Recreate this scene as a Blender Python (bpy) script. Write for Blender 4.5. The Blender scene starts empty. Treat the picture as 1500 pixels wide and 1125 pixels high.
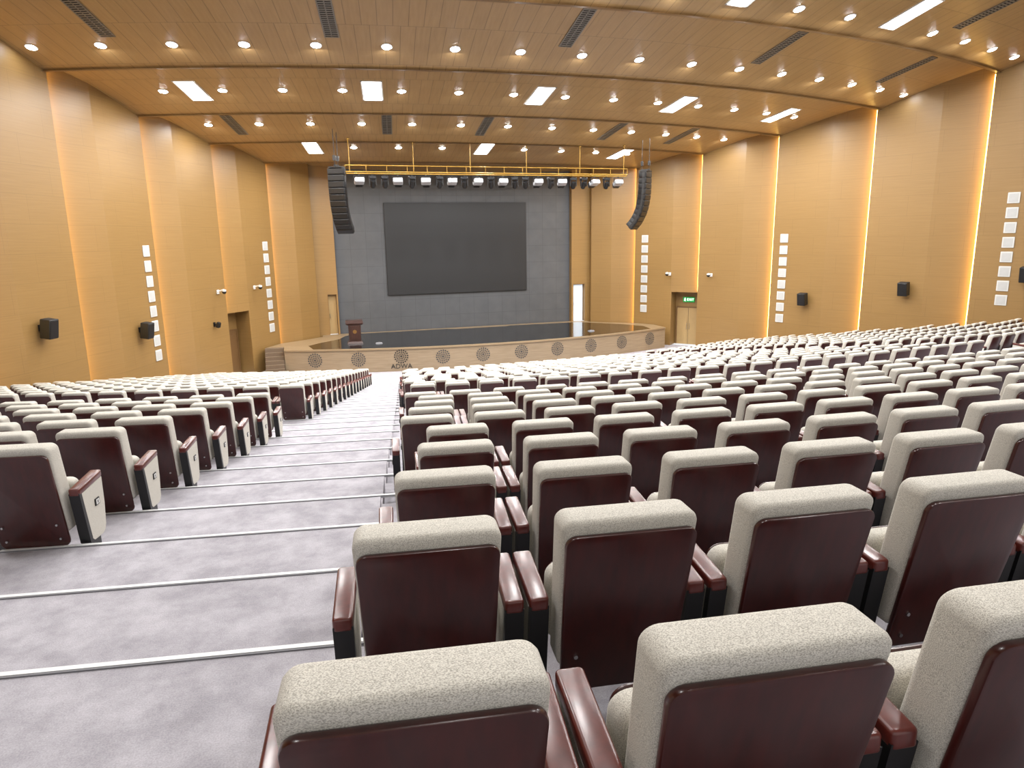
import bpy, math, random
from mathutils import Vector, Matrix
random.seed(7)
scene = bpy.context.scene
COL = scene.collection
try:
    scene.view_settings.view_transform = 'Standard'
    scene.view_settings.look = 'None'
    scene.view_settings.exposure = 0.15
except Exception:
    pass

# ------------------------------------------------------------------ layout
X0, CY = 9.75, 70.0          # centre of the concentric seating arcs
CAMZ = 6.6
R1, PITCH, RISE = 69.6, 1.05, 0.175
NROW = 29
SKIP = (11, 12)
PHI_A0, PHI_W = 0.141, 0.0303  # aisle angle and angular width
def pA(R): return PHI_A0 - 0.004 * (69.6 - R) / 29.0
def pB(R): return pA(R) + PHI_W
ZROW1 = 4.90
def row_R(k): return R1 - PITCH * (k - 1)
def row_z(k): return max(0.0, ZROW1 - RISE * (k - 1))
def polar(R, phi): return (X0 + R * math.sin(phi), CY - R * math.cos(phi))

# ------------------------------------------------------------------ camera
YAW, PIT, ROLL, F = math.radians(17.4), math.radians(12.0), math.radians(0.95), 1020.0
fwd = Vector((math.sin(YAW) * math.cos(PIT), math.cos(YAW) * math.cos(PIT), -math.sin(PIT)))
r0 = Vector((math.cos(YAW), -math.sin(YAW), 0))
u0 = r0.cross(fwd)
rt = r0 * math.cos(ROLL) - u0 * math.sin(ROLL)
up = u0 * math.cos(ROLL) + r0 * math.sin(ROLL)
cam_d = bpy.data.cameras.new("camera")
cam = bpy.data.objects.new("camera", cam_d)
COL.objects.link(cam)
m = Matrix((rt, up, -fwd)).transposed().to_4x4()
m.translation = Vector((0, 0, CAMZ))
cam.matrix_world = m
cam_d.sensor_width = 36
cam_d.lens = F / 1500 * 36
cam_d.clip_start = 0.05
cam_d.clip_end = 300
scene.camera = cam
def visible(p, mg=60):
    d = Vector(p) - Vector((0, 0, CAMZ))
    z = d.dot(fwd)
    if z < 0.3: return False, z
    x = 750 + F * d.dot(rt) / z
    y = 562.5 - F * d.dot(up) / z
    return (-mg < x < 1500 + mg and -mg < y < 1125 + mg), z

# ------------------------------------------------------------------ materials
def s2l(c):
    return tuple(((v / 255) / 12.92 if v / 255 <= 0.04045 else ((v / 255 + 0.055) / 1.055) ** 2.4) for v in c)
def newmat(name):
    mt = bpy.data.materials.new(name); mt.use_nodes = True
    nt = mt.node_tree
    return mt, nt, nt.nodes["Principled BSDF"]
def simple(name, rgb, rough=0.5, metal=0.0, coat=0.0, emis=0.0, ecol=None, var=0.06, vscale=6.0):
    mt, nt, b = newmat(name)
    c = s2l(rgb)
    n = nt.nodes.new("ShaderNodeTexNoise"); n.inputs["Scale"].default_value = vscale
    tc = nt.nodes.new("ShaderNodeTexCoord"); nt.links.new(tc.outputs["Object"], n.inputs["Vector"])
    r = nt.nodes.new("ShaderNodeValToRGB")
    r.color_ramp.elements[0].color = tuple(v * (1 - var) for v in c) + (1,)
    r.color_ramp.elements[1].color = tuple(min(1, v * (1 + var)) for v in c) + (1,)
    nt.links.new(n.outputs["Fac"], r.inputs["Fac"])
    nt.links.new(r.outputs["Color"], b.inputs["Base Color"])
    b.inputs["Roughness"].default_value = rough
    b.inputs["Metallic"].default_value = metal
    b.inputs["Coat Weight"].default_value = coat
    b.inputs["Coat Roughness"].default_value = 0.15
    if emis:
        b.inputs["Emission Color"].default_value = tuple(s2l(ecol or rgb)) + (1,)
        b.inputs["Emission Strength"].default_value = emis
    return mt

def panelled(name, c1, c2, seam, bw, bh, mortar, grain=(0.6, 14), rough=0.42, offset=0.5, coord="UV", lo=0.95):
    mt, nt, b = newmat(name)
    N, L = nt.nodes, nt.links
    tc = N.new("ShaderNodeTexCoord")
    src = tc.outputs["UV"]
    if coord == "XZ":
        sp = N.new("ShaderNodeSeparateXYZ"); cb = N.new("ShaderNodeCombineXYZ")
        L.new(tc.outputs["Object"], sp.inputs[0]); L.new(sp.outputs["X"], cb.inputs["X"]); L.new(sp.outputs["Z"], cb.inputs["Y"])
        src = cb.outputs[0]
    br = N.new("ShaderNodeTexBrick")
    br.offset = offset; br.offset_frequency = 2
    br.inputs["Scale"].default_value = 1.0
    br.inputs["Brick Width"].default_value = bw
    br.inputs["Row Height"].default_value = bh
    br.inputs["Mortar Size"].default_value = mortar
    br.inputs["Mortar Smooth"].default_value = 0.1
    br.inputs["Color1"].default_value = (lo, lo, lo, 1)
    br.inputs["Color2"].default_value = (1.0, 1.0, 1.0, 1)
    br.inputs["Mortar"].default_value = (seam, seam, seam, 1)
    L.new(src, br.inputs["Vector"])
    mp = N.new("ShaderNodeMapping"); mp.inputs["Scale"].default_value = (grain[0], grain[1], 1)
    L.new(src, mp.inputs["Vector"])
    no = N.new("ShaderNodeTexNoise"); no.inputs["Scale"].default_value = 1.5; no.inputs["Detail"].default_value = 6
    L.new(mp.outputs["Vector"], no.inputs["Vector"])
    cr = N.new("ShaderNodeValToRGB")
    cr.color_ramp.elements[0].position = 0.3; cr.color_ramp.elements[1].position = 0.7
    cr.color_ramp.elements[0].color = s2l(c1) + (1,)
    cr.color_ramp.elements[1].color = s2l(c2) + (1,)
    L.new(no.outputs["Fac"], cr.inputs["Fac"])
    mx = N.new("ShaderNodeMixRGB"); mx.blend_type = 'MULTIPLY'; mx.inputs[0].default_value = 1
    L.new(cr.outputs["Color"], mx.inputs[1]); L.new(br.outputs["Color"], mx.inputs[2])
    L.new(mx.outputs["Color"], b.inputs["Base Color"])
    b.inputs["Roughness"].default_value = rough
    return mt

M_wall = panelled("golden_wood_wall", (136, 105, 60), (143, 112, 66), 0.78, 2.4, 0.9, 0.006, (0.5, 16), 0.42, lo=.97)
M_ceil = panelled("wood_ceiling", (154, 124, 82), (164, 134, 91), 0.62, 0.42, 2.1, 0.012, (9, 0.8), 0.34, offset=0.5)
M_grey = panelled("grey_acoustic_tiles", (74, 76, 80), (81, 83, 87), 0.66, 0.9, 1.0, 0.010, (1, 1), 0.6, offset=0.0, coord="XZ")
M_stagewood = panelled("pale_stage_wood", (138, 118, 90), (152, 132, 104), 0.75, 1.2, 0.15, 0.005, (0.8, 10), 0.35)
M_fascia = panelled("tan_fascia_wood", (136, 118, 94), (150, 132, 108), 0.7, 2.07, 2.0, 0.008, (0.8, 10), 0.45, offset=0.0)

M_carpet, nt, b = newmat("grey_carpet")
tc = nt.nodes.new("ShaderNodeTexCoord")
n1 = nt.nodes.new("ShaderNodeTexNoise"); n1.inputs["Scale"].default_value = 4.2; n1.inputs["Detail"].default_value = 6; n1.inputs["Roughness"].default_value = 0.7
n2 = nt.nodes.new("ShaderNodeTexNoise"); n2.inputs["Scale"].default_value = 160; n2.inputs["Detail"].default_value = 3
nt.links.new(tc.outputs["Object"], n1.inputs["Vector"]); nt.links.new(tc.outputs["Object"], n2.inputs["Vector"])
cr = nt.nodes.new("ShaderNodeValToRGB")
cr.color_ramp.elements[0].position = 0.36; cr.color_ramp.elements[1].position = 0.64
cr.color_ramp.elements[0].color = s2l((152, 149, 156)) + (1,)
cr.color_ramp.elements[1].color = s2l((180, 177, 184)) + (1,)
nt.links.new(n1.outputs["Fac"], cr.inputs["Fac"])
cr2 = nt.nodes.new("ShaderNodeValToRGB")
cr2.color_ramp.elements[0].position = 0.3; cr2.color_ramp.elements[1].position = 0.7
cr2.color_ramp.elements[0].color = (0.8, 0.8, 0.8, 1); cr2.color_ramp.elements[1].color = (1.1, 1.1, 1.1, 1)
nt.links.new(n2.outputs["Fac"], cr2.inputs["Fac"])
mx = nt.nodes.new("ShaderNodeMixRGB"); mx.blend_type = 'MULTIPLY'; mx.inputs[0].default_value = 1
nt.links.new(cr.outputs[0], mx.inputs[1]); nt.links.new(cr2.outputs[0], mx.inputs[2])
nt.links.new(mx.outputs[0], b.inputs["Base Color"])
b.inputs["Roughness"].default_value = 0.95

M_fabric, nt, b = newmat("beige_woven_fabric")
tc = nt.nodes.new("ShaderNodeTexCoord")
mp = nt.nodes.new("ShaderNodeMapping"); mp.inputs["Scale"].default_value = (1.0, 1.6, 1.8)
nt.links.new(tc.outputs["Object"], mp.inputs["Vector"])
n2 = nt.nodes.new("ShaderNodeTexNoise"); n2.inputs["Scale"].default_value = 280; n2.inputs["Detail"].default_value = 1
nt.links.new(mp.outputs["Vector"], n2.inputs["Vector"])
cr = nt.nodes.new("ShaderNodeValToRGB")
cr.color_ramp.elements[0].position = 0.34; cr.color_ramp.elements[1].position = 0.6
cr.color_ramp.elements[0].color = s2l((158, 154, 145)) + (1,)
cr.color_ramp.elements[1].color = s2l((210, 206, 196)) + (1,)
nt.links.new(n2.outputs["Fac"], cr.inputs["Fac"])
nt.links.new(cr.outputs[0], b.inputs["Base Color"])
b.inputs["Roughness"].default_value = 0.9
bp = nt.nodes.new("ShaderNodeBump"); bp.inputs["Strength"].default_value = 0.3; bp.inputs["Distance"].default_value = 0.002
nt.links.new(n2.outputs["Fac"], bp.inputs["Height"]); nt.links.new(bp.outputs["Normal"], b.inputs["Normal"])

def lacquer(name, ca, cb, rough):
    mt, nt, b = newmat(name)
    tc = nt.nodes.new("ShaderNodeTexCoord")
    mp = nt.nodes.new("ShaderNodeMapping"); mp.inputs["Scale"].default_value = (14, 14, 1.5)
    nt.links.new(tc.outputs["Object"], mp.inputs["Vector"])
    n = nt.nodes.new("ShaderNodeTexNoise"); n.inputs["Scale"].default_value = 2.0; n.inputs["Detail"].default_value = 4
    nt.links.new(mp.outputs["Vector"], n.inputs["Vector"])
    cr = nt.nodes.new("ShaderNodeValToRGB")
    cr.color_ramp.elements[0].position = 0.3; cr.color_ramp.elements[1].position = 0.7
    cr.color_ramp.elements[0].color = s2l(ca) + (1,)
    cr.color_ramp.elements[1].color = s2l(cb) + (1,)
    nt.links.new(n.outputs["Fac"], cr.inputs["Fac"]); nt.links.new(cr.outputs[0], b.inputs["Base Color"])
    b.inputs["Roughness"].default_value = rough
    b.inputs["Coat Weight"].default_value = 0.3; b.inputs["Coat Roughness"].default_value = 0.2
    return mt
M_maroon = lacquer("dark_red_lacquered_wood", (48, 11, 9), (64, 17, 14), 0.3)
M_arm = lacquer("arm_wood_lit_red_brown", (72, 26, 21), (94, 37, 30), 0.28)  # lighter, redder than the backs: light reflected on the arms put in the colour
M_black = simple("black_metal", (20, 20, 22), 0.4)
M_blackplastic = simple("black_plastic", (15, 15, 17), 0.55)
M_screw = simple("steel_screw", (190, 190, 190), 0.3, 1.0)
M_white = simple("white_paint", (222, 222, 220), 0.5, var=0.02)
M_nose = simple("white_nosing", (220, 222, 222), 0.45, var=0.02)
M_nosegrey = simple("grey_nosing_groove", (116, 116, 120), 0.6)
M_screen = simple("dark_led_screen", (26, 26, 28), 0.5, var=0.03)
M_blackfloor = simple("black_gloss_floor", (9, 9, 11), 0.1, coat=0.2)
M_brass = simple("dull_yellow_pipe", (168, 130, 52), 0.4, 0.4)
M_podium = lacquer("podium_wood", (50, 27, 20), (66, 36, 26), 0.35)
M_gold = simple("dull_gold_emblem", (130, 96, 50), 0.4, 0.5)
M_down = simple("downlight_lens", (255, 255, 255), 0.5, emis=80.0, ecol=(245, 250, 255), var=0.0)
M_panel = simple("panel_diffuser", (255, 255, 255), 0.5, emis=8.0, ecol=(255, 255, 252), var=0.0)
M_strip = simple("warm_led_strip", (255, 200, 90), 0.5, emis=13.0, ecol=(255, 208, 112), var=0.0)
M_grille = simple("grey_metal_grille", (120, 116, 108), 0.45, 0.3)
M_dark = simple("dark_void", (30, 28, 26), 0.8)
M_door = simple("tan_door_paint", (168, 140, 94), 0.5)
M_doorwood = simple("brown_wood_door", (112, 82, 48), 0.5)
M_doorlit = simple("white_door_added_glow", (226, 236, 246), 0.5, emis=0.5, ecol=(214, 230, 248), var=0.01)  # emission on the door leaf stands in for the lit corridor behind
M_green = simple("exit_sign_green", (14, 120, 60), 0.4, emis=0.8, ecol=(14, 140, 60), var=0.02)
M_signwhite = simple("exit_sign_white", (240, 255, 244), 0.4, emis=1.8, ecol=(240, 255, 244), var=0.0)
M_ink = simple("dark_grey_print", (34, 32, 32), 0.6)
M_inkgrey = simple("grey_print", (60, 60, 62), 0.6)
M_lampbody = simple("silver_lamp_housing", (190, 192, 196), 0.35, 0.2)
M_glass = simple("lamp_lens_glass", (120, 130, 150), 0.1)
M_stair = simple("stair_carpet_brown", (104, 88, 72), 0.8)

# ------------------------------------------------------------------ mesh helpers
class MB:
    def __init__(s): s.v = []; s.f = []; s.mi = []; s.uv = []
    def add(s, verts, faces, m=0, T=None, uvs=None):
        o = len(s.v)
        for p in verts:
            s.v.append(tuple(T @ Vector(p)) if T is not None else tuple(p))
        for i, f in enumerate(faces):
            s.f.append(tuple(a + o for a in f)); s.mi.append(m)
            s.uv.append(uvs[i] if uvs else None)
        return s
    def quad(s, a, b, c, d, m=0, uv=None):
        return s.add([a, b, c, d], [(0, 1, 2, 3)], m, None, [uv] if uv else None)
    def box(s, c, d, m=0, T=None):
        x, y, z = c; a, b2, e = d[0] / 2, d[1] / 2, d[2] / 2
        vs = [(x - a, y - b2, z - e), (x + a, y - b2, z - e), (x + a, y + b2, z - e), (x - a, y + b2, z - e),
              (x - a, y - b2, z + e), (x + a, y - b2, z + e), (x + a, y + b2, z + e), (x - a, y + b2, z + e)]
        fs = [(0, 3, 2, 1), (4, 5, 6, 7), (0, 1, 5, 4), (1, 2, 6, 5), (2, 3, 7, 6), (3, 0, 4, 7)]
        return s.add(vs, fs, m, T)
    def cyl(s, p0, p1, r, m=0, n=12, r2=None):
        p0, p1 = Vector(p0), Vector(p1); r2 = r if r2 is None else r2
        ax = (p1 - p0).normalized()
        t = Vector((0, 0, 1)) if abs(ax.z) < 0.9 else Vector((1, 0, 0))
        a = ax.cross(t).normalized(); b2 = ax.cross(a)
        vs = []
        for (p, rr) in ((p0, r), (p1, r2)):
            for i in range(n):
                an = 2 * math.pi * i / n
                vs.append(tuple(p + a * math.cos(an) * rr + b2 * math.sin(an) * rr))
        fs = [(i, (i + 1) % n, n + (i + 1) % n, n + i) for i in range(n)]
        fs += [tuple(range(n - 1, -1, -1)), tuple(range(n, 2 * n))]
        return s.add(vs, fs, m)
    def mesh(s, name, mats, smooth=False):
        me = bpy.data.meshes.new(name)
        me.from_pydata(s.v, [], s.f)
        for mt in mats: me.materials.append(mt)
        me.polygons.foreach_set("material_index", s.mi)
        if any(u is not None for u in s.uv):
            l = me.uv_layers.new(name="UVMap")
            for p, u in zip(me.polygons, s.uv):
                if u is None: continue
                for li, q in zip(p.loop_indices, u): l.data[li].uv = q
        if smooth:
            me.polygons.foreach_set("use_smooth", [True] * len(me.polygons))
            try: me.set_sharp_from_angle(angle=math.radians(40))
            except Exception: pass
        me.update()
        return me
def obj(name, me, parent=None, loc=None, rot=None, label=None, cat=None, group=None, kind=None):
    o = bpy.data.objects.new(name, me)
    COL.objects.link(o)
    if parent is not None: o.parent = parent
    if loc is not None: o.location = loc
    if rot is not None: o.rotation_euler = rot
    if label: o["label"] = label
    if cat: o["category"] = cat
    if group: o["group"] = group
    if kind: o["kind"] = kind
    return o
def empty(name, loc=(0, 0, 0), rot=(0, 0, 0), label=None, cat=None, group=None):
    o = obj(name, None, None, loc, rot, label, cat, group)
    o.empty_display_size = 0.1
    return o
def copy_thing(root, loc, rot=None, label=None):
    r = root.copy(); COL.objects.link(r); r.location = loc
    if rot is not None: r.rotation_euler = rot
    if label: r["label"] = label
    for c in root.children:
        q = c.copy(); COL.objects.link(q); q.parent = r
    return r
def text_mesh(body, size, mat, extrude=.004, offset=.0):
    cu = bpy.data.curves.new("tmp_text", 'FONT'); cu.body = body; cu.size = size
    cu.align_x = 'CENTER'; cu.align_y = 'CENTER'; cu.extrude = extrude; cu.offset = offset
    t = bpy.data.objects.new("tmp_text", cu); COL.objects.link(t)
    bpy.context.view_layer.update()
    dg = bpy.context.evaluated_depsgraph_get()
    me = bpy.data.meshes.new_from_object(t.evaluated_get(dg))
    bpy.data.objects.remove(t, do_unlink=True)
    me.materials.clear(); me.materials.append(mat)
    return me

def rrect(a, c, r, seg):
    r = max(r, 0.0005); pts = []
    for (sx, sz, a0) in ((1, -1, -90), (1, 1, 0), (-1, 1, 90), (-1, -1, 180)):
        for i in range(seg + 1):
            an = math.radians(a0 + 90 * i / seg)
            pts.append((sx * (a - r) + r * math.cos(an), sz * (c - r) + r * math.sin(an)))
    return pts
def pad(w, h, r, t, bev, seg=5, bseg=3, dome=0.0):
    rings = []
    for i in range(bseg + 1):
        an = math.pi / 2 * i / bseg
        rings.append((bev * (1 - math.sin(an)), bev * (1 - math.cos(an))))
    prof = rings + [(d, t - y) for d, y in reversed(rings)]
    if dome:
        prof = prof + [(min(w, h) * 0.25, t + dome)]
    vs, fs = [], []
    n = 4 * (seg + 1)
    for d, y in prof:
        for (x, z) in rrect(w / 2 - d, h / 2 - d, r - d * 0.7, seg): vs.append((x, y, z))
    for k in range(len(prof) - 1):
        for i in range(n):
            j = (i + 1) % n
            fs.append((k * n + i, k * n + j, (k + 1) * n + j, (k + 1) * n + i))
    fs.append(tuple(range(n - 1, -1, -1)))
    o = (len(prof) - 1) * n
    fs.append(tuple(o + i for i in range(n)))
    return vs, fs
def prism_x(poly, x0, x1, bev=0.0):
    n = len(poly)
    if bev:
        cy_ = sum(p[0] for p in poly) / n; cz_ = sum(p[1] for p in poly) / n
        def ins(p):
            d = Vector((p[0] - cy_, p[1] - cz_)); l = d.length
            d = d * ((l - bev) / l); return (cy_ + d.x, cz_ + d.y)
        inn = [ins(p) for p in poly]
        s = 1 if x1 > x0 else -1
        rows = [(x0, inn), (x0 + s * bev, poly), (x1 - s * bev, poly), (x1, inn)]
    else:
        rows = [(x0, poly), (x1, poly)]
    vs = [(x, y, z) for x, pl in rows for y, z in pl]
    fs = []
    for k in range(len(rows) - 1):
        fs += [(k * n + i, k * n + (i + 1) % n, (k + 1) * n + (i + 1) % n, (k + 1) * n + i) for i in range(n)]
    o = (len(rows) - 1) * n
    fs += [tuple(range(n - 1, -1, -1)), tuple(range(o, o + n))]
    return vs, fs

# ------------------------------------------------------------------ room outline
KN = [(-4, 29.0), (0, 27.4), (4.5, 25.8), (9.3, 23.9), (14, 22.1), (18.6, 20.3), (23, 18.5), (27.3, 16.8), (31.8, 15.0), (35.4, 12.8), (39, 10.6), (41.5, 8.4)]
def halfw(y):
    if y <= KN[0][0]: return KN[0][1]
    for (a, wa), (c, wc) in zip(KN, KN[1:]):
        if y <= c: return wa + (wc - wa) * (y - a) / (c - a)
    return KN[-1][1]
RIDGE = [(76, 15.9), (70, 15.6), (65, 15.1), (60, 14.4), (55.2, 13.6), (50.5, 12.8), (45.9, 12.0), (41.0, 11.4), (36.9, 10.85), (32.8, 10.4), (27.6, 10.2)]
STEP = 0.40
def ceil_R(R):
    for (ra, za), (rb, zb) in zip(RIDGE, RIDGE[1:]):
        if rb <= R <= ra:
            t = (ra - R) / (ra - rb)
            z0 = za + STEP
            return z0 + (zb - z0) * t + 0.05 * math.sin(math.pi * t)
    return RIDGE[-1][1] if R < 30 else RIDGE[0][1]
def ceil_z(x, y): return ceil_R(math.hypot(x - X0, y - CY))
def philim(R, extra=0.0):
    lo, hi = 0.0, 0.9
    for _ in range(30):
        mdl = (lo + hi) / 2
        x, y = polar(R, mdl)
        if abs(x - X0) < halfw(y) + extra: lo = mdl
        else: hi = mdl
    return lo

# ---- ceiling
mb = MB(); NA = 40
for (ra, za), (rb, zb) in zip(RIDGE, RIDGE[1:]):
    ns = 6
    rr = [ra + (rb - ra) * i / ns for i in range(ns + 1)]
    for i in range(ns):
        A, B = rr[i], rr[i + 1]
        zA = ceil_R(A - 1e-4); zB = ceil_R(B + 1e-4)
        lA, lB = philim(A, 0.45), philim(B, 0.45)
        for j in range(NA):
            t0, t1 = -1 + 2 * j / NA, -1 + 2 * (j + 1) / NA
            P = lambda R, l, t, z: (*polar(R, l * t), z)
            mb.quad(P(A, lA, t0, zA), P(B, lB, t0, zB), P(B, lB, t1, zB), P(A, lA, t1, zA), 0,
                    [(lA * t0 * 45, A), (lB * t0 * 45, B), (lB * t1 * 45, B), (lA * t1 * 45, A)])
    l = philim(rb, 0.45)
    for j in range(NA):
        t0, t1 = -1 + 2 * j / NA, -1 + 2 * (j + 1) / NA
        mb.quad((*polar(rb, l * t0), zb), (*polar(rb, l * t0), zb + STEP), (*polar(rb, l * t1), zb + STEP), (*polar(rb, l * t1), zb), 0,
                [(l * t0 * 45, 0.05), (l * t0 * 45, .3), (l * t1 * 45, .3), (l * t1 * 45, 0.05)])
        # darker strip painting shade of a shadow gap along the lower edge of each band
        r2 = rb + 0.16
        mb.quad((*polar(r2, l * t0), zb - .03), (*polar(rb, l * t0), zb - .03), (*polar(rb, l * t1), zb - .03), (*polar(r2, l * t1), zb - .03), 1)
obj("ceiling", mb.mesh("ceiling", [M_ceil, simple("ceiling_edge_shade", (120, 92, 58), .4)]), label="stepped curved wood-panelled auditorium ceiling", kind="structure")

# ---- side walls
door_frames = []
def build_wall(side, name):
    mb = MB(); run = [0.0]
    def W(w, y): return (X0 + side * w, y)
    def seg(p0, p1, opening=None, zb=0.0):
        a, b = W(*p0), W(*p1)
        L = math.hypot(b[0] - a[0], b[1] - a[1])
        def piece(t0, t1, z0, z1a, z1b):
            q0 = (a[0] + (b[0] - a[0]) * t0, a[1] + (b[1] - a[1]) * t0)
            q1 = (a[0] + (b[0] - a[0]) * t1, a[1] + (b[1] - a[1]) * t1)
            uv = [(run[0] + L * t0, z0), (run[0] + L * t1, z0), (run[0] + L * t1, z1b), (run[0] + L * t0, z1a)]
            mb.quad((*q0, z0), (*q1, z0), (*q1, z1b), (*q0, z1a), 0, uv)
        za = ceil_z(*a) + 0.55; zc = ceil_z(*b) + 0.55
        if opening is None:
            piece(0, 1, zb, za, zc)
        else:
            t0, t1, z0, z1 = opening
            lz = lambda t: za + (zc - za) * t
            piece(0, t0, zb, za, lz(t0)); piece(t1, 1, zb, lz(t1), zc)
            piece(t0, t1, z1, lz(t0), lz(t1))
            if z0 > zb: piece(t0, t1, zb, z0, z0)
            nx, ny = (b[1] - a[1]) / L * side, -(b[0] - a[0]) / L * side
            dp = 0.9 if z0 < 0.5 else 0.35
            q0 = (a[0] + (b[0] - a[0]) * t0, a[1] + (b[1] - a[1]) * t0)
            q1 = (a[0] + (b[0] - a[0]) * t1, a[1] + (b[1] - a[1]) * t1)
            e0 = (q0[0] + nx * dp, q0[1] + ny * dp); e1 = (q1[0] + nx * dp, q1[1] + ny * dp)
            uu = lambda: [(0, 0), (dp, 0), (dp, z1), (0, z1)]
            mb.quad((*q0, z0), (*e0, z0), (*e0, z1), (*q0, z1), 0, uu())
            mb.quad((*q1, z0), (*e1, z0), (*e1, z1), (*q1, z1), 0, uu())
            mb.quad((*q0, z1), (*q1, z1), (*e1, z1), (*e0, z1), 0, uu())
            mb.quad((*e0, z0), (*e1, z0), (*e1, z1), (*e0, z1), 0, [(0, 0), (2, 0), (2, z1), (0, z1)])
            door_frames.append((side, e0, e1, z0, z1, (nx, ny)))
        run[0] += L
    for i in range(len(KN) - 2):
        (y0, w0), (y1, w1) = KN[i], KN[i + 1]
        S = (w0 + 0.2, y0); Mm = (w0 + (w1 - w0) * 0.4 - 0.16, y0 + (y1 - y0) * 0.4); E = (w1 - 0.12, y1)
        seg(S, Mm, (0.12, 0.97, 0.0, 3.2) if abs(y0 - 35.4) < .01 else None)
        seg(Mm, E)
        seg(E, (w1 + 0.2, y1 + 0.02))
    seg((10.8, 39.02), (9.3, 39.85)); seg((9.3, 39.85), (8.35, 40.75)); seg((8.35, 40.75), (8.45, 41.15))
    seg((8.45, 41.15), (7.2, 41.15), (0.28, 0.90, 1.2, 3.55) if side > 0 else (0.55, 0.93, 1.2, 3.5))
    seg((7.2, 41.15), (7.2, 41.6))
    return obj(name, mb.mesh(name, [M_wall]), label="golden wood panelled side wall in angled bays", kind="structure")
build_wall(-1, "wall_left"); build_wall(1, "wall_right")

# ---- back (stage) wall
mb = MB()
mb.box((0, 0, 5.2), (14.6, 0.12, 10.8))
obj("wall_back", mb.mesh("wall_back", [M_grey]), loc=(X0, 41.56, 0), label="grey tiled wall behind the stage", kind="structure")

# ---- floor: seating platforms and aisle treads step at slightly different places
mb = MB()
BKM, BKL = 0.15, -0.68
def zz_(k): return max(0.0, ZROW1 - RISE * (k - 1))
def sector(bk, pa, pb, na):
    def q(R0, R1_, z0, z1):
        a0, b0, a1, b1 = pa(R0), pb(R0), pa(R1_), pb(R1_)
        for j in range(na):
            t0, t1 = j / na, (j + 1) / na
            mb.quad((*polar(R0, a0 + (b0 - a0) * t0), z0), (*polar(R0, a0 + (b0 - a0) * t1), z0),
                    (*polar(R1_, a1 + (b1 - a1) * t1), z1), (*polar(R1_, a1 + (b1 - a1) * t0), z1))
    for k in range(-3, NROW + 1):
        Ra = row_R(k) + bk; Rb = row_R(k + 1) + bk
        z = zz_(k); zn = zz_(k + 1) if k < NROW else 0.0
        q(Ra, Rb, z, z)
        if z - zn > .001: q(Rb, Rb, z, zn)
    q(row_R(NROW + 1) + bk, 34, 0.0, 0.0); q(34, 28.2, 0.0, 0.0)
edge = lambda R: -pA(R) - .0012
sector(BKL, lambda R: -philim(R, .3), edge, 14)
sector(BKM, edge, lambda R: philim(R, .3), 26)
for k in range(-3, NROW + 1):   # little skirts where both levels meet
    Ra = row_R(k + 1) + BKM; Rb = row_R(k + 1) + BKL
    z, zn = zz_(k), zz_(k + 1) if k < NROW else 0.0
    mb.quad((*polar(Ra, edge(Ra)), zn), (*polar(Rb, edge(Rb)), zn), (*polar(Rb, edge(Rb)), z), (*polar(Ra, edge(Ra)), z))
obj("floor", mb.mesh("floor", [M_carpet]), label="grey carpeted stepped auditorium floor", kind="structure")

# ---- aisle nosings
tn = 0
for sgn in (-1, 1):
    for k in range(-2, NROW):
        Rb = row_R(k + 1) + (BKL if sgn < 0 else BKM)
        z = zz_(k)
        ext = 0.55 if sgn < 0 else 0.0       # strips run on under the side block
        L = Rb * PHI_W + 0.1 + ext
        phm = sgn * (pA(Rb) + pB(Rb)) / 2 - (ext / 2) / Rb
        x, y = polar(Rb, phm)
        if not visible((x, y, z), 500)[0]: continue
        tn += 1
        mb = MB()
        mb.box((0, -0.014, 0.004), (L, 0.024, 0.010), 0)
        mb.box((0, -0.032, 0.003), (L, 0.010, 0.007), 1)
        mb.box((0, 0.003, -0.010), (L, 0.006, 0.034), 0)
        obj("trim_%d" % tn, mb.mesh("trim", [M_nose, M_nosegrey]), loc=(x, y, z), rot=(0, 0, phm),
            label="white step nosing strip on carpeted aisle stair", kind="structure")

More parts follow.
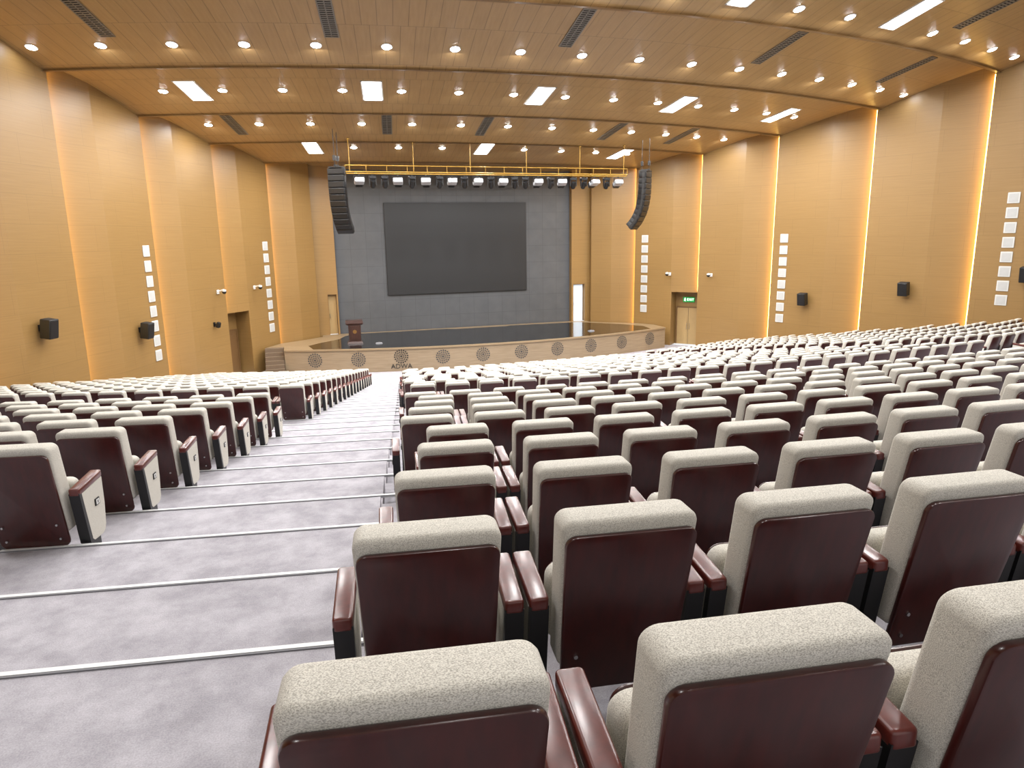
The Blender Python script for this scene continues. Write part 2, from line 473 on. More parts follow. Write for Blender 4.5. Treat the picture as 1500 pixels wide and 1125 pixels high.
# ------------------------------------------------------------------ chairs
CH = 0.93
AX = 0.302
LK = 0.24
def lean(vs): return [(x * (1 - 0.07 * max(0, (CH - z)) / 0.65), y + (CH - z) * LK, z) for x, y, z in vs]
def chair_parts(hi=True):
    sg, bs = (6, 3) if hi else (2, 1)
    P = {}
    v, f = pad(0.494, 0.66, 0.045, 0.150, 0.026, sg, bs, 0.012 if hi else 0)
    v = [(x, y - (0.008 * (1 - (x / .24) ** 2) if y < .05 else 0), z + CH - 0.33) for x, y, z in v]
    P["back_cushion"] = [(lean(v), f, 0)]
    v, f = pad(0.478, 0.70, 0.042, 0.026, 0.006, sg, 2 if hi else 1)
    v = [(x, y - 0.024 - 0.010 * (1 - (x / .23) ** 2), z + CH - 0.052 - 0.35) for x, y, z in v]
    pan = [(lean(v), f, 1)]
    if hi:
        for sx in (-1, 1):
            for zz in (0.24, 0.35):
                m2 = MB(); yy = (CH - zz) * LK - 0.024
                m2.cyl((sx * 0.172, yy - 0.010, zz), (sx * 0.172, yy, zz), 0.008, n=8)
                pan.append((m2.v, m2.f, 4))
    P["back_panel"] = pan
    v, f = pad(0.46, 0.34, 0.06, 0.12, 0.04, sg, bs)
    v = [(x, y + 0.31 - (z) * 0.18, z + 0.44) for x, y, z in v]
    v2, f2 = pad(0.42, 0.31, 0.05, 0.018, 0.006, sg, 1)
    v2 = [(x, y + 0.427 - (z) * 0.18, z + 0.44) for x, y, z in v2]
    P["seat"] = [(v, f, 0), (v2, f2, 1)]
    for nm, sx in (("a", -1), ("b", 1)):
        v, f = pad(0.074, 0.35, 0.014, 0.050, 0.010, max(2, sg // 2), bs if hi else 1)
        v = [(x * (1 + 0.25 * (z)), z + 0.30, y + 0.555 + z * 0.08) for x, y, z in v]
        v = [(x + sx * AX, y, z) for x, y, z in v]
        f = [tuple(reversed(q)) for q in f]
        P["armrest_" + nm] = [(v, f, 2)]
        poly = [(0.145, 0.550), (0.473, 0.572), (0.473, 0.38), (0.45, 0.21), (0.425, 0.17), (0.39, 0.155), (0.24, 0.16), (0.21, 0.19)]
        v, f = prism_x(poly, sx * AX - 0.034, sx * AX + 0.034, 0.010)
        blk = [(0.127, 0.558), (0.158, 0.558), (0.225, 0.19), (0.25, 0.17), (0.33, 0.165), (0.33, 0.14), (0.225, 0.145), (0.19, 0.175)]
        vb, fb = prism_x(blk, sx * AX - 0.035, sx * AX + 0.035)
        P["side_panel_" + nm] = [(v, f, 0), (vb, fb, 3)]
        leg = [(0.27, 0.17), (0.36, 0.17), (0.36, 0.02), (0.29, 0.02)]
        v, f = prism_x(leg, sx * AX - 0.024, sx * AX + 0.024)
        ft = [(0.26, 0.0), (0.41, 0.0), (0.41, 0.012), (0.38, 0.024), (0.28, 0.024), (0.26, 0.012)]
        v3, f3 = prism_x(ft, sx * AX - 0.03, sx * AX + 0.03)
        P["leg_" + nm] = [(v, f, 3), (v3, f3, 3)]
    return P
CM = [M_fabric, M_maroon, M_arm, M_black, M_screw]
PH = chair_parts(True); PL = chair_parts(False)
part_mesh = {}
for kx, lst in PH.items():
    used = sorted({q[2] for q in lst}); mb = MB()
    for v, f, mi in lst: mb.add(v, f, used.index(mi))
    part_mesh[kx] = mb.mesh(kx, [CM[u] for u in used], smooth=True)
def plate(sx):
    mb = MB(); X = sx * (AX + 0.034)
    mb.box((X + sx * 0.003, 0.35, 0.42), (0.008, 0.062, 0.05), 0)
    mb.box((X + sx * 0.008, 0.35, 0.42), (0.003, 0.042, 0.034), 1)
    mb.box((X + sx * 0.0098, 0.35, 0.42), (0.001, 0.012, 0.022), 0)
    return mb.mesh("number_plate", [M_black, M_white])
plate_me = {-1: plate(-1), 1: plate(1)}
mb = MB()
for kx, lst in PH.items():
    for v, f, mi in lst: mb.add(v, f, mi)
mid_me = mb.mesh("auditorium_seat_mesh", CM, smooth=True)
lowv, lowf, lowm = [], [], []
for kx, lst in PL.items():
    for v, f, mi in lst:
        o = len(lowv); lowv += v; lowf += [tuple(a + o for a in q) for q in f]; lowm += [mi] * len(f)

SP = 0.695
OFFS = {1: -.165, 2: -.11, 3: 0.01, 4: .14, 5: .23}
CYC = [0.02, 0.10, 0.18, 0.25, 0.06]
LSH = 0.52       # rows of the side block sit further down the step
seats = []
for k in range(1, NROW + 1):
    if k in SKIP: continue
    R = row_R(k); Rm = R - 0.3
    off = OFFS.get(k, CYC[(k - 6) % 5])
    lim = philim(R, -1.1) * Rm
    s = -Rm * pA(R) + off
    first = True
    while s + SP <= Rm * pA(R):
        seats.append((k, (s + SP / 2) / Rm, -1 if first else 0, 0)); s += SP; first = False
    s = -Rm * pB(R) - 0.03; first = True
    while s - SP >= -lim:
        seats.append((k, (s - SP / 2) / Rm, 1 if first else 0, LSH)); s -= SP; first = False
    s = Rm * pB(R); first = True
    while s + SP <= lim:
        seats.append((k, (s + SP / 2) / Rm, -1 if first else 0, 0)); s += SP; first = False
vis = []
for (k, ph, e, sh) in seats:
    x, y = polar(row_R(k) - sh, ph); z = row_z(k)
    ok, d = visible((x, y, z + 0.8), 40 + 600 / max(0.5, math.hypot(x, y)))
    if ok: vis.append((d, k, ph, e, x, y, z))
vis.sort(key=lambda t: t[0])
NP, NI = 130, 300
GRP = "auditorium seats in curved rows"
for i, (d, k, ph, e, x, y, z) in enumerate(vis[:NI]):
    lab = "beige woven fabric auditorium seat with dark red wooden back"
    if e: lab = "aisle-end beige seat with dark red back and numbered side panel"
    if i < NP:
        r = empty("auditorium_seat", (x, y, z), (0, 0, ph), lab, "seat", GRP)
        for kx, me in part_mesh.items():
            nm = kx[:-2] if kx[-2:] in ("_a", "_b") else kx
            o = bpy.data.objects.new(nm, me); COL.objects.link(o); o.parent = r
        if e:
            o = bpy.data.objects.new("number_plate", plate_me[e]); COL.objects.link(o); o.parent = r
            o["label"] = "small black and white seat number plate"
    else:
        o = bpy.data.objects.new("auditorium_seat", mid_me); COL.objects.link(o)
        o.location = (x, y, z); o.rotation_euler = (0, 0, ph)
        o["label"] = lab; o["category"] = "seat"; o["group"] = GRP
V, Fc, Mi = [], [], []
for (d, k, ph, e, x, y, z) in vis[NI:]:
    o = len(V); c, s = math.cos(ph), math.sin(ph)
    V += [(x + c * a - s * b2, y + s * a + c * b2, z + q) for a, b2, q in lowv]
    Fc += [tuple(a + o for a in q) for q in lowf]; Mi += lowm
me = bpy.data.meshes.new("distant_seats"); me.from_pydata(V, [], Fc)
for mt in CM: me.materials.append(mt)
me.polygons.foreach_set("material_index", Mi)
me.polygons.foreach_set("use_smooth", [True] * len(me.polygons))
try: me.set_sharp_from_angle(angle=math.radians(50))
except Exception: pass
obj("auditorium_seats", me, label="many distant rows of beige seats with dark red backs", cat="seats", group=GRP, kind="stuff")

# ------------------------------------------------------------------ stage
AP = 0.5   # apex shift of the curved stage front
def front_y(dx, R=30.0, y0=34.2): return y0 + R - math.sqrt(R * R - (dx - AP) ** 2)
ST = 1.2; SY = 34.2
stage = empty("stage", (X0, SY, 0), label="curved tan wood stage with black glossy floor", cat="stage")
NS = 40; XL, XR = -10.3, 11.1
arc = [(XL + (XR - XL) * i / NS) for i in range(NS + 1)]
mb = MB()
for a, c in zip(arc, arc[1:]):
    ya, yc = front_y(a) - SY + .06, front_y(c) - SY + .06
    mb.quad((a, ya, 0), (c, yc, 0), (c, yc, ST - 0.07), (a, ya, ST - 0.07), 0, [(a + .54, 0.2), (c + .54, 0.2), (c + .54, 1.3), (a + .54, 1.3)])
for sx in (XL, XR):
    ya = front_y(sx) - SY + .06
    mb.quad((sx, ya, 0), (sx, 3.15, 0), (sx, 3.15, ST - .07), (sx, ya, ST - .07), 0, [(0, 0.2), (3, 0.2), (3, 1.3), (0, 1.3)])
obj("fascia", mb.mesh("fascia", [M_fascia]), stage, label="tan wood stage front panelling")
back = [(XR, 3.4), (10.45, 4.55), (9.15, 5.45), (8.2, 6.3), (8.2, 6.85), (7.1, 7.15), (-7.1, 7.15), (-8.2, 6.85), (-8.2, 6.3), (-9.15, 5.45), (-10.45, 4.55), (-11.2, 3.2), (XL, 3.2)]
poly = [(a, front_y(a) - SY) for a in arc] + back
n = len(poly)
mb = MB()
mb.add([(x, y, ST) for x, y in poly], [tuple(range(n))], 0, None, [[(x, y) for x, y in poly]])
mb.add([(x, y, ST - .08) for x, y in poly] + [(x, y, ST) for x, y in poly], [(i, (i + 1) % n, n + (i + 1) % n, n + i) for i in range(n)], 0, None,
       [[(0, 0.02), (.5, 0.02), (.5, .1), (0, .1)]] * n)
obj("stage_floor", mb.mesh("stage_floor", [M_stagewood]), stage, label="pale wooden stage deck")
blk = []
for i in range(31):
    a = -8.9 + 18.9 * i / 30
    blk.append((a, front_y(a) - SY + 0.16))
blk += [(10.2, 3.0), (9.4, 4.4), (8.2, 5.6), (7.4, 6.4), (3.0, 6.6), (2.6, 6.4), (-.5, 6.4), (-1.0, 6.65), (-6.4, 6.7), (-7.0, 6.0), (-7.4, 4.9), (-8.5, 3.8), (-9.1, 3.0)]
mb = MB(); mb.add([(x, y, ST + .006) for x, y in blk], [tuple(range(len(blk)))], 0)
obj("black_floor", mb.mesh("black_floor", [M_blackfloor]), stage, label="black glossy stage surface")
def emblem_mesh(mat):
    mb = MB()
    def disc(r0, r1, a0, a1, nn=3):
        vs = []
        for i in range(nn + 1):
            an = a0 + (a1 - a0) * i / nn
            vs += [(r0 * math.cos(an), 0, r0 * math.sin(an)), (r1 * math.cos(an), 0, r1 * math.sin(an))]
        mb.add(vs, [(2 * i, 2 * i + 1, 2 * i + 3, 2 * i + 2) for i in range(nn)])
    disc(0.0, 0.05, 0, 2 * math.pi, 16)
    for (ri, ro, cnt, fill) in ((0.085, 0.15, 10, .55), (0.185, 0.25, 14, .55), (0.285, 0.36, 18, .55)):
        for i in range(cnt):
            a0 = 2 * math.pi * i / cnt
            disc(ri, ro, a0, a0 + 2 * math.pi / cnt * fill, 2)
    return mb.mesh("sunburst_emblem", [mat])
eme, eme2 = emblem_mesh(M_inkgrey), emblem_mesh(M_ink)
for i in range(10):
    dx = AP + (i - 4.5) * 2.08
    yy = front_y(dx) - SY + 0.045
    sl = math.asin((dx - AP) / 30.0)
    obj("sunburst_emblem", eme2 if i == 2 else eme, stage, (dx, yy, 0.66 if i != 2 else 0.76), (0, 0, sl), label="dark radial sunburst emblem on stage front")
    if i == 2:
        obj("lettering", text_mesh("ADWA", 0.34, M_ink, .004, .0), stage, (dx, yy - .005, 0.25), (math.pi / 2, 0, sl), label="dark ADWA lettering on stage front")

mb = MB(); n = 7
for i in range(n):
    h = ST * (i + 1) / n
    y0 = 35.45 + i * 0.25
    mb.box((0, (y0 + 37.35) / 2 - 35.45, h - ST / n / 2), (0.9, 37.35 - y0, ST / n), 0)
    mb.box((0, y0 - 35.45 + .015, h + .004), (.9, .03, .008), 1)
obj("stage_stairs", mb.mesh("stage_stairs", [M_stair, M_stagewood]), loc=(X0 + XL - 0.47, 35.45, 0),
    label="short carpeted steps leading up to the stage", cat="stairs")

# LED screen
mb = MB(); v, f = pad(8.6, 5.28, 0.02, 0.10, 0.01, 1, 1); mb.add(v, f, 0)
scr = obj("led_screen", mb.mesh("led_screen", [M_screen]), loc=(9.74, 41.38, 5.94), label="large dark switched-off LED screen on grey wall", cat="screen")

# podium
pod = empty("podium", (3.05, 37.3, ST + .007), (0, 0, math.radians(-4)), "dark brown wooden speaker podium with emblem on stage", "podium")
mb = MB()
def frustum(mb, w0, d0, w1, d1, z0, z1, m=0, y0=0, y1=0):
    vs = [(-w0 / 2, -d0 / 2 + y0, z0), (w0 / 2, -d0 / 2 + y0, z0), (w0 / 2, d0 / 2 + y0, z0), (-w0 / 2, d0 / 2 + y0, z0),
          (-w1 / 2, -d1 / 2 + y1, z1), (w1 / 2, -d1 / 2 + y1, z1), (w1 / 2, d1 / 2 + y1, z1), (-w1 / 2, d1 / 2 + y1, z1)]
    mb.add(vs, [(0, 3, 2, 1), (4, 5, 6, 7), (0, 1, 5, 4), (1, 2, 6, 5), (2, 3, 7, 6), (3, 0, 4, 7)], m)
frustum(mb, 0.60, 0.45, 0.66, 0.5, 0.10, 0.98)
frustum(mb, 0.40, 0.02, 0.46, 0.02, 0.2, 0.9, 0, -0.25, -0.27)
obj("body", mb.mesh("body", [M_podium]), pod)
mb = MB(); frustum(mb, 0.80, 0.6, 0.72, 0.54, 0.0, 0.10); obj("base", mb.mesh("base", [M_podium]), pod)
mb = MB(); frustum(mb, 0.80, 0.56, 0.90, 0.64, 0.98, 1.06); frustum(mb, 0.90, 0.64, 0.86, 0.60, 1.06, 1.20); obj("desk_top", mb.mesh("desk_top", [M_podium]), pod)
mb = MB(); mb.cyl((0, -0.285, .62), (0, -0.272, .62), 0.10, n=20)
obj("emblem", mb.mesh("emblem", [M_gold]), pod, label="round dull gold emblem")

for (x, y) in ((4.2, 36.6), (16.2, 36.4)):
    mb = MB(); frustum(mb, .36, .2, .30, .14, 0, .05); mb.box((0, 0, .06), (.1, .1, .02))
    obj("stage_floor_box", mb.mesh("stage_floor_box", [M_nosegrey]), loc=(x, y, ST + .007), label="low grey cable floor box on black stage", cat="floor box", group="stage floor boxes")

# ------------------------------------------------------------------ doors
dn = 0
for (side, e0, e1, z0, z1, nrm) in door_frames:
    dn += 1
    cx, cy = (e0[0] + e1[0]) / 2, (e0[1] + e1[1]) / 2
    L = math.hypot(e1[0] - e0[0], e1[1] - e0[1])
    ang = math.atan2(e1[1] - e0[1], e1[0] - e0[0])
    ins = Vector((-nrm[0], -nrm[1], 0))
    rot = (0, 0, ang)
    ly = Matrix.Rotation(ang, 3, 'Z') @ Vector((0, -1, 0))
    if ly.dot(ins) < 0: rot = (0, 0, ang + math.pi)
    low = z0 < 0.5
    wd, hd = (L * 0.84, 2.2) if low else (L * 0.9, z1 - z0 - .06)
    dm = (M_door if side > 0 else M_doorwood) if low else (M_doorlit if side > 0 else M_door)
    fw = .06 if low else .03
    mb = MB()
    mb.box((0, 0, hd / 2), (wd, .05, hd), 0)
    for q in ((-wd / 2 - fw / 2), (wd / 2 + fw / 2)): mb.box((q, -.01, hd / 2), (fw, .08, hd), 1)
    mb.box((0, -.01, hd + fw / 2), (wd + 2 * fw, .08, fw), 1)
    if low:
        mb.box((0, -.03, hd / 2), (.012, .012, hd), 2)
        for q in (-1, 1):
            mb.box((q * wd * .24, -.028, hd * .5), (wd * .34, .012, hd * .8), 0)
            mb.cyl((q * .08, -.07, hd * .42), (q * .08, -.07, hd * .58), .012, 3, 8)
    else:
        mb.cyl((-wd * .36, -.07, hd * .42), (-wd * .36, -.07, hd * .52), .012, 3, 8)
    base = Vector((cx, cy, z0 + (0.01))) + ins * 0.05
    obj("door_%d" % dn, mb.mesh("door", [dm, M_doorwood, M_dark, M_screw]), loc=base, rot=rot,
        label="double door in wooden wall recess" if low else "tall side door of the stage", kind="structure")
    if low and side > 0:
        ex = empty("exit_sign", Vector((cx, cy, 2.70)) + ins * 0.05, rot, "green illuminated exit sign above door", "exit sign")
        mb = MB(); v, f = pad(0.70, 0.30, 0.02, 0.05, 0.008, 2, 1); mb.add([(a, b2 - .05, c) for a, b2, c in v], f)
        obj("sign_body", mb.mesh("sign_body", [M_green]), ex)
        obj("lettering", text_mesh("EXIT", 0.21, M_signwhite, .002, .0), ex, (.11, -.056, 0), (math.pi / 2, 0, 0))
        mb = MB()
        mb.cyl((-.22, -.056, .085), (-.22, -.052, .085), .026, n=10)
        for (x1, z1b, x2, z2b) in ((-.22, .06, -.235, -.01), (-.235, -.01, -.19, -.05), (-.235, -.01, -.27, -.08), (-.19, -.05, -.195, -.10), (-.22, .05, -.175, .01), (-.22, .05, -.27, .02)):
            mb.cyl((x1, -.055, z1b), (x2, -.055, z2b), .013, n=6)
        obj("running_figure", mb.mesh("running_figure", [M_signwhite]), ex)

# ------------------------------------------------------------------ wall fittings
def on_wall(side, y, out=0.0):
    for i in range(len(KN) - 2):
        (y0, w0), (y1, w1) = KN[i], KN[i + 1]
        if y0 <= y <= y1:
            ym = y0 + (y1 - y0) * 0.4; wm = w0 + (w1 - w0) * 0.4 - 0.16
            if y < ym: a, c = (w0 + .2, y0), (wm, ym)
            else: a, c = (wm, ym), (w1 - .12, y1)
            t = (y - a[1]) / (c[1] - a[1]); w = a[0] + (c[0] - a[0]) * t
            d = Vector((side * (c[0] - a[0]), c[1] - a[1], 0)).normalized()
            nr = Vector((-d.y * side, d.x * side, 0))
            if nr.x * side > 0: nr = -nr
            p = Vector((X0 + side * w, y, 0)) + nr * out
            return p, nr
v, f = pad(0.44, 0.44, 0.015, 0.03, 0.008, 1, 1)
mb = MB(); mb.add([(a, b2 - .03, c) for a, b2, c in v], f, 0)
v, f = pad(0.34, 0.34, 0.01, 0.008, 0.003, 1, 1)
mb.add([(a, b2 - .037, c) for a, b2, c in v], f, 1)
sqm = mb.mesh("wall_sound_panel", [simple("soft_white_frame", (200, 200, 196), .6, var=.02), simple("pale_grey_mesh", (180, 180, 178), .7)])
def face_rot(nr): return math.atan2(nr.y, nr.x) + math.pi / 2
for (side, y, zt, cnt) in ((-1, 31.2, 6.25, 8), (1, 31.2, 6.25, 8), (-1, 38.4, 6.3, 8), (1, 38.4, 6.3, 8), (1, 21.9, 7.8, 8), (-1, 21.9, 7.8, 8)):
    p, nr = on_wall(side, y, 0.003)
    if not visible((p.x, p.y, zt - 2), 30)[0]: continue
    for i in range(cnt):
        obj("wall_sound_panel", sqm, loc=(p.x, p.y, zt - i * 0.598), rot=(0, 0, face_rot(nr)),
            label="small square white acoustic panel on wooden wall", cat="acoustic panel", group="square wall panels in columns")
def wall_speaker(side, y, z, s=1.0, tilt=0.15):
    p, nr = on_wall(side, y, 0.004)
    r = empty("wall_speaker", (p.x, p.y, z), (0, 0, face_rot(nr)), "black box loudspeaker on a bracket on wooden wall", "loudspeaker", "wall loudspeakers")
    vv, ff = pad(0.42 * s, 0.62 * s, 0.03, 0.34 * s, 0.02, 2, 1)
    T = Matrix.Translation((0, -.14, 0)) @ Matrix.Rotation(tilt, 4, 'X') @ Matrix.Translation((0, -.34 * s, 0))
    mb = MB(); mb.add(vv, ff, 0, T); obj("cabinet", mb.mesh("cabinet", [M_blackplastic], True), r)
    vv, ff = pad(0.36 * s, 0.54 * s, 0.02, 0.012, 0.004, 2, 1)
    mb = MB(); mb.add(vv, ff, 0, T @ Matrix.Translation((0, -.010, 0)))
    obj("grille", mb.mesh("grille", [M_black]), r)
    mb = MB(); mb.box((0, -.01, 0), (.14, .02, .2)); mb.box((0, -.09, 0), (.05, .16, .05)); mb.box((0, -.15, .0), (.3 * s, .02, .05))
    obj("bracket", mb.mesh("bracket", [M_black]), r)
for a in ((-1, 25.4, 4.0), (1, 25.4, 3.95), (-1, 30.2, 3.25), (1, 29.9, 3.2), (1, 21.1, 4.75)): wall_speaker(*a)
wall_speaker(-1, 34.5, 2.85, 0.42, 0.3)
def sec_cam(side, y, z):
    p, nr = on_wall(side, y, 0.02)
    r = empty("security_camera", (p.x, p.y, z), (0, 0, face_rot(nr)), "white dome security camera on a wall arm", "security camera", "wall security cameras")
    mb = MB(); mb.box((0, -.01, 0), (.16, .03, .18)); mb.cyl((0, -.02, .02), (0, -.34, .10), .03, n=10); mb.cyl((0, -.34, .10), (0, -.34, .02), .09, n=16)
    obj("arm", mb.mesh("arm", [M_white], True), r)
    mb = MB()
    for i in range(5):
        a0, a1 = math.pi / 2 * i / 5, math.pi / 2 * (i + 1) / 5
        mb.cyl((0, -.34, .02 - .12 * math.sin(a0)), (0, -.34, .02 - .12 * math.sin(a1) - .001), .10 * math.cos(a0) + .002, 0, 16, .10 * math.cos(a1) + .002)
    obj("dome", mb.mesh("dome", [M_blackplastic], True), r, label="dark camera dome")
for a in ((-1, 37.3, 4.3), (-1, 34.9, 4.3), (1, 36.9, 4.25), (1, 34.7, 4.25)): sec_cam(*a)

for side in (-1, 1):
    for (y, w) in KN[4:11]:
        if not visible((X0 + side * w, y, 6), 250)[0]: continue
        x = X0 + side * (w + 0.02)
        zt = ceil_z(x, y) - 0.05
        zb = 0.2
        if abs(y - 35.4) < .01: zb = 3.3
        mb = MB(); mb.box((0, 0, (zt + zb) / 2), (0.20, 0.03, zt - zb))
        obj("cove_light", mb.mesh("cove_light", [M_strip]), loc=(x, y + 0.06, 0), label="vertical warm LED strip behind wall panel edge",
            cat="strip light", group="vertical wall cove lights")

# ------------------------------------------------------------------ ceiling fittings
def on_ceiling(R, s):
    ph = s / R
    x, y = polar(R, ph)
    return x, y, ceil_R(R), ph
def slope(R): return math.atan2(ceil_R(R - .2) - ceil_R(R + .2), 0.4)
def ring_mesh():
    mb = MB(); n = 20; vs = []
    for r, z in ((0.18, 0.0), (0.18, -0.015), (0.15, -0.02), (0.145, 0.0)):
        for i in range(n):
            a = 2 * math.pi * i / n; vs.append((r * math.cos(a), r * math.sin(a), z))
    fs = [(k * n + i, k * n + (i + 1) % n, (k + 1) * n + (i + 1) % n, (k + 1) * n + i) for k in range(3) for i in range(n)]
    mb.add(vs, fs); return mb.mesh("trim_ring", [M_white], True)
ringm = ring_mesh()
mb = MB(); mb.cyl((0, 0, -.004), (0, 0, -.035), .145, n=20, r2=.11); lensm = mb.mesh("lens", [M_down])
ld = bpy.data.lights.new("downlight_lamp", 'AREA'); ld.shape = 'DISK'; ld.size = 0.28; ld.energy = 84; ld.color = (1.0, 0.99, 0.975)
proto = None
rows = [(51.4, 18), (47.2, 17), (43.1, 14), (38.9, 13), (34.9, 9), (56.2, 16), (60.5, 12)]  # last two rows out of view, added to light the near seats
for R, nn in rows:
    for i in range(nn):
        s = (i - (nn - 1) / 2) * 2.12
        x, y, z, ph = on_ceiling(R, s)
        v_ = visible((x, y, z), 120)[0]
        if v_:
            if proto is None:
                proto = empty("downlight", (x, y, z), (slope(R), 0, ph), "round white recessed downlight glowing in wooden ceiling", "downlight", "ceiling downlights")
                obj("trim_ring", ringm, proto); obj("lens", lensm, proto, label="bright round lens")
            else:
                copy_thing(proto, (x, y, z), (slope(R), 0, ph))
        if (v_ or (i % 2 == 0)) and halfw(y) - abs(x - X0) > 1.6:
            lo = bpy.data.objects.new("downlight_lamp", ld); COL.objects.link(lo); lo.location = (x, y, z - .06)
lp = bpy.data.lights.new("panel_lamp", 'AREA'); lp.shape = 'RECTANGLE'; lp.size = 0.7; lp.size_y = 1.5; lp.energy = 290; lp.color = (1.0, 0.995, 0.985)
mb = MB()
for sx in (-1, 1): mb.box((sx * .36, 0, -.01), (.05, 1.7, .04))
for sy in (-1, 1): mb.box((0, sy * .825, -.01), (.76, .05, .04))
frm = mb.mesh("frame", [M_white]); mb = MB(); mb.box((0, 0, -.012), (.67, 1.6, .02)); dif = mb.mesh("diffuser", [M_panel])
for R, ss in ((43.1, (-12.7, -6.36, 0, 6.36, 12.7)), (34.9, (-8.3, 0, 8.0)), (52.0, (-9.54, -3.18, 3.18, 9.54)), (60, (-12, -6, 0, 6)), (66, (-14, -8, -2, 4))):  # last two sets are unseen, put in as fill above the near seats
    for s in ss:
        x, y, z, ph = on_ceiling(R, s)
        if visible((x, y, z), 120)[0]:
            r = empty("ceiling_light_panel", (x, y, z), (slope(R), 0, ph), "bright rectangular flat light panel in wooden ceiling", "ceiling light", "rectangular ceiling light panels")
            obj("frame", frm, r); obj("diffuser", dif, r, label="glowing white diffuser")
        lo = bpy.data.objects.new("panel_lamp", lp); COL.objects.link(lo); lo.location = (x, y, z - .10); lo.rotation_euler = (0, 0, ph)
mb = MB()
for sx in (-1, 1): mb.box((sx * .20, 0, -.01), (.04, 2.2, .03))
for sy in (-1, 1): mb.box((0, sy * 1.08, -.01), (.42, .04, .03))
gf = mb.mesh("frame", [M_grille]); mb = MB(); mb.box((0, 0, -.002), (.38, 2.1, .004), 1)
for i in range(20): mb.box((0, -1.0 + i * .105, -.012), (.37, .05, .012), 0)
mb.box((0, 0, -.016), (.03, 2.1, .012), 0)
gs = mb.mesh("slats", [M_grille, M_dark])
for R, ss in ((48.7, (-14.8, -8.2, -.8, 6.9, 14.3)), (38.9, (-11.66, -5.3, -1.06, 5.3, 9.54)), (52.9, (12.6,))):
    for s in ss:
        x, y, z, ph = on_ceiling(R, s)
        r = empty("air_grille", (x, y, z - .01), (slope(R), 0, ph), "long slatted grey ventilation grille in wooden ceiling", "air vent", "ceiling ventilation grilles")
        obj("frame", gf, r); obj("slats", gs, r)

# ------------------------------------------------------------------ lighting rig
RY = 33.3
rig = empty("lighting_rig", (X0, RY, 9.55), label="dull yellow suspended pipe rig for stage lights", cat="lighting rig")
mb = MB()
mb.cyl((-7.0, 0, 0), (7.0, 0, 0), .028, n=10); mb.cyl((-7.0, 0, .28), (7.0, 0, .28), .022, n=10)
for i in range(16):
    x = -7.0 + 14.0 * i / 15; mb.cyl((x, 0, 0), (x, 0, .28), .013, n=6)
mb.cyl((-6.95, 0, -.08), (6.95, 0, -.08), .024, n=10)
for i in range(16):
    x = -6.95 + 13.9 * i / 15; mb.cyl((x, 0, -.08), (x, 0, 0), .012, n=6)
obj("pipe_frame", mb.mesh("pipe_frame", [M_brass], True), rig)
for x in (-6.8, -3.9, -1.2, 1.6, 4.4, 6.8):
    top = ceil_z(X0 + x, RY) - 9.55
    mb = MB(); mb.cyl((x, 0, 0.02), (x, 0, top), .016, n=8); mb.cyl((x, 0, top - .04), (x, 0, top), .07, n=12)
    obj("hanger_rod", mb.mesh("hanger_rod", [M_brass], True), rig)
def make_fresnel():
    r = empty("stage_light", (0, 0, 0), label="silver fresnel stage light clamped to rig", cat="stage light", group="stage lights on the rig")
    mb = MB(); T = Matrix.Translation((0, 0, -.30)) @ Matrix.Rotation(-.35, 4, 'X')
    v, f = pad(.44, .22, .05, .38, .03, 3, 1); mb.add([(a, b2 - .2, c) for a, b2, c in v], f, 0, T)
    obj("housing", mb.mesh("housing", [M_lampbody], True), r)
    mb = MB(); q = MB(); q.cyl((0, .16, 0), (0, .26, 0), .10, n=16); mb.add(q.v, q.f, 0, T)
    for a in (-1, 1):
        q = MB(); q.box((a * .15, .28, 0), (.02, .18, .20)); mb.add(q.v, q.f, 0, T)
    q = MB(); q.box((0, .28, .115), (.28, .18, .02)); mb.add(q.v, q.f, 0, T)
    q = MB(); q.box((0, .28, -.115), (.28, .18, .02)); mb.add(q.v, q.f, 0, T)
    obj("barn_doors", mb.mesh("barn_doors", [M_black]), r)
    mb = MB()
    for a in (-1, 1): mb.box((a * .235, 0, -.18), (.022, .05, .25))
    mb.box((0, 0, -.065), (.49, .05, .025)); mb.cyl((0, 0, -.08), (0, 0, 0), .035, n=8)
    obj("yoke", mb.mesh("yoke", [M_black]), r); return r
def make_moving():
    r = empty("stage_light", (0, 0, 0), label="black moving-head stage light hanging from rig", cat="stage light", group="stage lights on the rig")
    mb = MB(); v, f = pad(.32, .14, .03, .26, .02, 3, 1); mb.add([(a, b2 - .13, c - .13) for a, b2, c in v], f); mb.cyl((0, 0, -.08), (0, 0, 0), .03, n=8)
    obj("base", mb.mesh("base", [M_black], True), r)
    mb = MB()
    for a in (-1, 1): mb.box((a * .145, 0, -.33), (.04, .11, .30))
    mb.box((0, 0, -.19), (.32, .11, .025))
    obj("yoke", mb.mesh("yoke", [M_black]), r)
    mb = MB(); T = Matrix.Translation((0, 0, -.42)) @ Matrix.Rotation(-.9, 4, 'X')
    q = MB(); q.cyl((0, -.17, 0), (0, .12, 0), .10, 0, 16, .12); q.cyl((0, .12, 0), (0, .17, 0), .12, 0, 16, .10); mb.add(q.v, q.f, 0, T)
    obj("head", mb.mesh("head", [M_blackplastic], True), r)
    mb = MB(); q = MB(); q.cyl((0, .17, 0), (0, .175, 0), .09, n=16); mb.add(q.v, q.f, 0, T)
    obj("lens", mb.mesh("lens", [M_glass]), r); return r
fr, mv = make_fresnel(), make_moving()
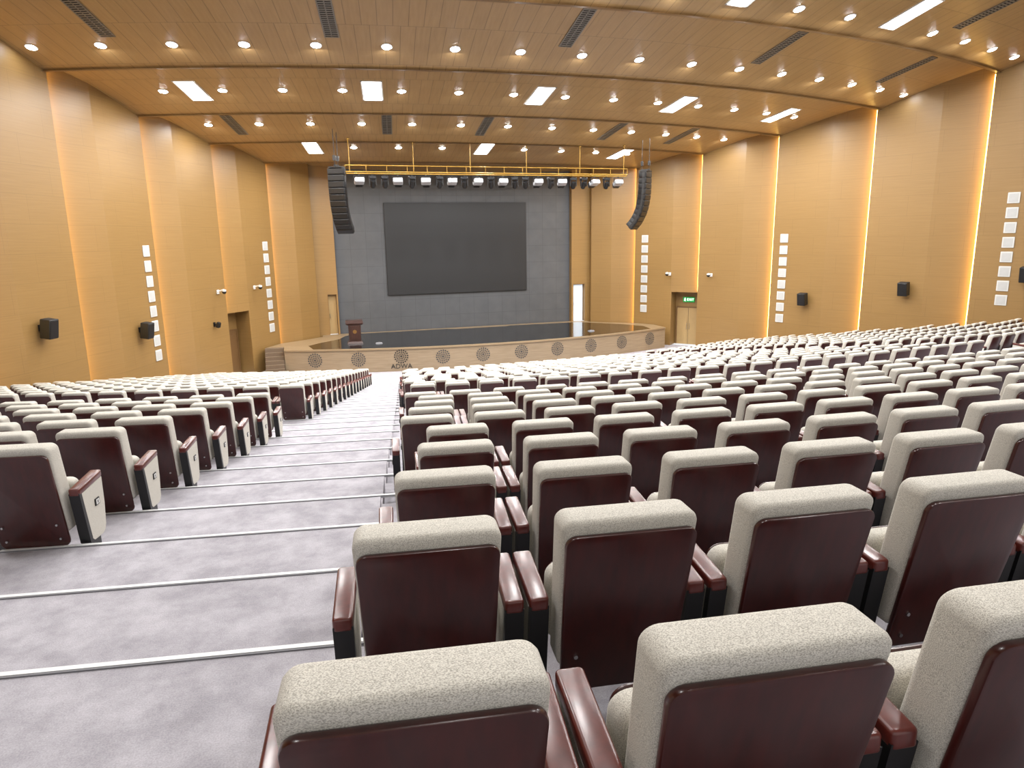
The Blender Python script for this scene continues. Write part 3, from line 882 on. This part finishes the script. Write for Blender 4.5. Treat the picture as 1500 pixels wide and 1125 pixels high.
# irregular mix of silver fresnels (0) and black moving heads (1)
pos = [(-6.4, 0), (-5.8, 1), (-5.25, 1), (-4.65, 0), (-4.0, 1), (-3.35, 0), (-2.7, 1), (-2.1, 0), (-1.5, 1), (-.85, 0), (-.2, 1), (.4, 0), (1.0, 1), (1.55, 1), (2.2, 0), (2.85, 1), (3.45, 0), (4.05, 1), (4.6, 1), (5.2, 0), (5.85, 1), (6.5, 0)]
used = [False, False]
for x, t in pos:
    p = (X0 + x, RY, 9.444); src = mv if t else fr
    if not used[t]: src.location = p; used[t] = True
    else: copy_thing(src, p, (0, 0, random.uniform(-.25, .25) if t == 0 else random.uniform(-.4, .4)))

def line_array(side):
    r = empty("line_array_speaker", (X0 + (-7.5 if side < 0 else 7.75), 32.4, 9.62), (0, 0, side * math.radians(26 if side < 0 else 38)),
              "curved hanging column of black loudspeaker cabinets", "loudspeaker", "hanging line arrays")
    y, z, a = 0.0, 0.0, 0.0
    incs = [0, 0, 1.5, 2, 3, 4, 5, 6, 7, 8, 8]
    h = .275
    mb = MB()
    v, f = pad(.74, h - .014, .02, .42, .02, 2, 1)
    mb.add([(x_ * (1 - .3 * y_), y_, z_) for x_, y_, z_ in v], f, 0)
    v, f = pad(.64, h - .06, .02, .02, .006, 2, 1); mb.add([(x_, y_ - .012, z_) for x_, y_, z_ in v], f, 1)
    for sx in (-1, 1): mb.box((sx * .372, .12, 0), (.02, .14, h * .95), 1)
    cab = mb.mesh("speaker_cabinet", [M_blackplastic, M_black], True)
    for inc in incs:
        a += math.radians(inc)
        cy_ = y + math.sin(a) * h / 2; cz_ = z - math.cos(a) * h / 2
        obj("speaker_cabinet", cab, r, (0, cy_, cz_), (a, 0, 0))
        y += math.sin(a) * h; z -= math.cos(a) * h
    mb = MB(); mb.box((0, .2, .04), (.6, .45, .06)); mb.box((0, .2, .10), (.08, .5, .08))
    top = ceil_z(X0 + side * 7.6, 32.4) - 9.62
    for q in (0, .38):
        mb.cyl((0, q, .1), (0, q, top), .014, n=6); mb.box((0, q, .42), (.12, .10, .22))
    obj("rigging_frame", mb.mesh("rigging_frame", [M_black]), r)
line_array(-1); line_array(1)

# ------------------------------------------------------------------ world
w = bpy.data.worlds.new("world"); scene.world = w; w.use_nodes = True
bg = w.node_tree.nodes["Background"]; bg.inputs[0].default_value = (1.0, 0.99, 0.98, 1); bg.inputs[1].default_value = 0.85
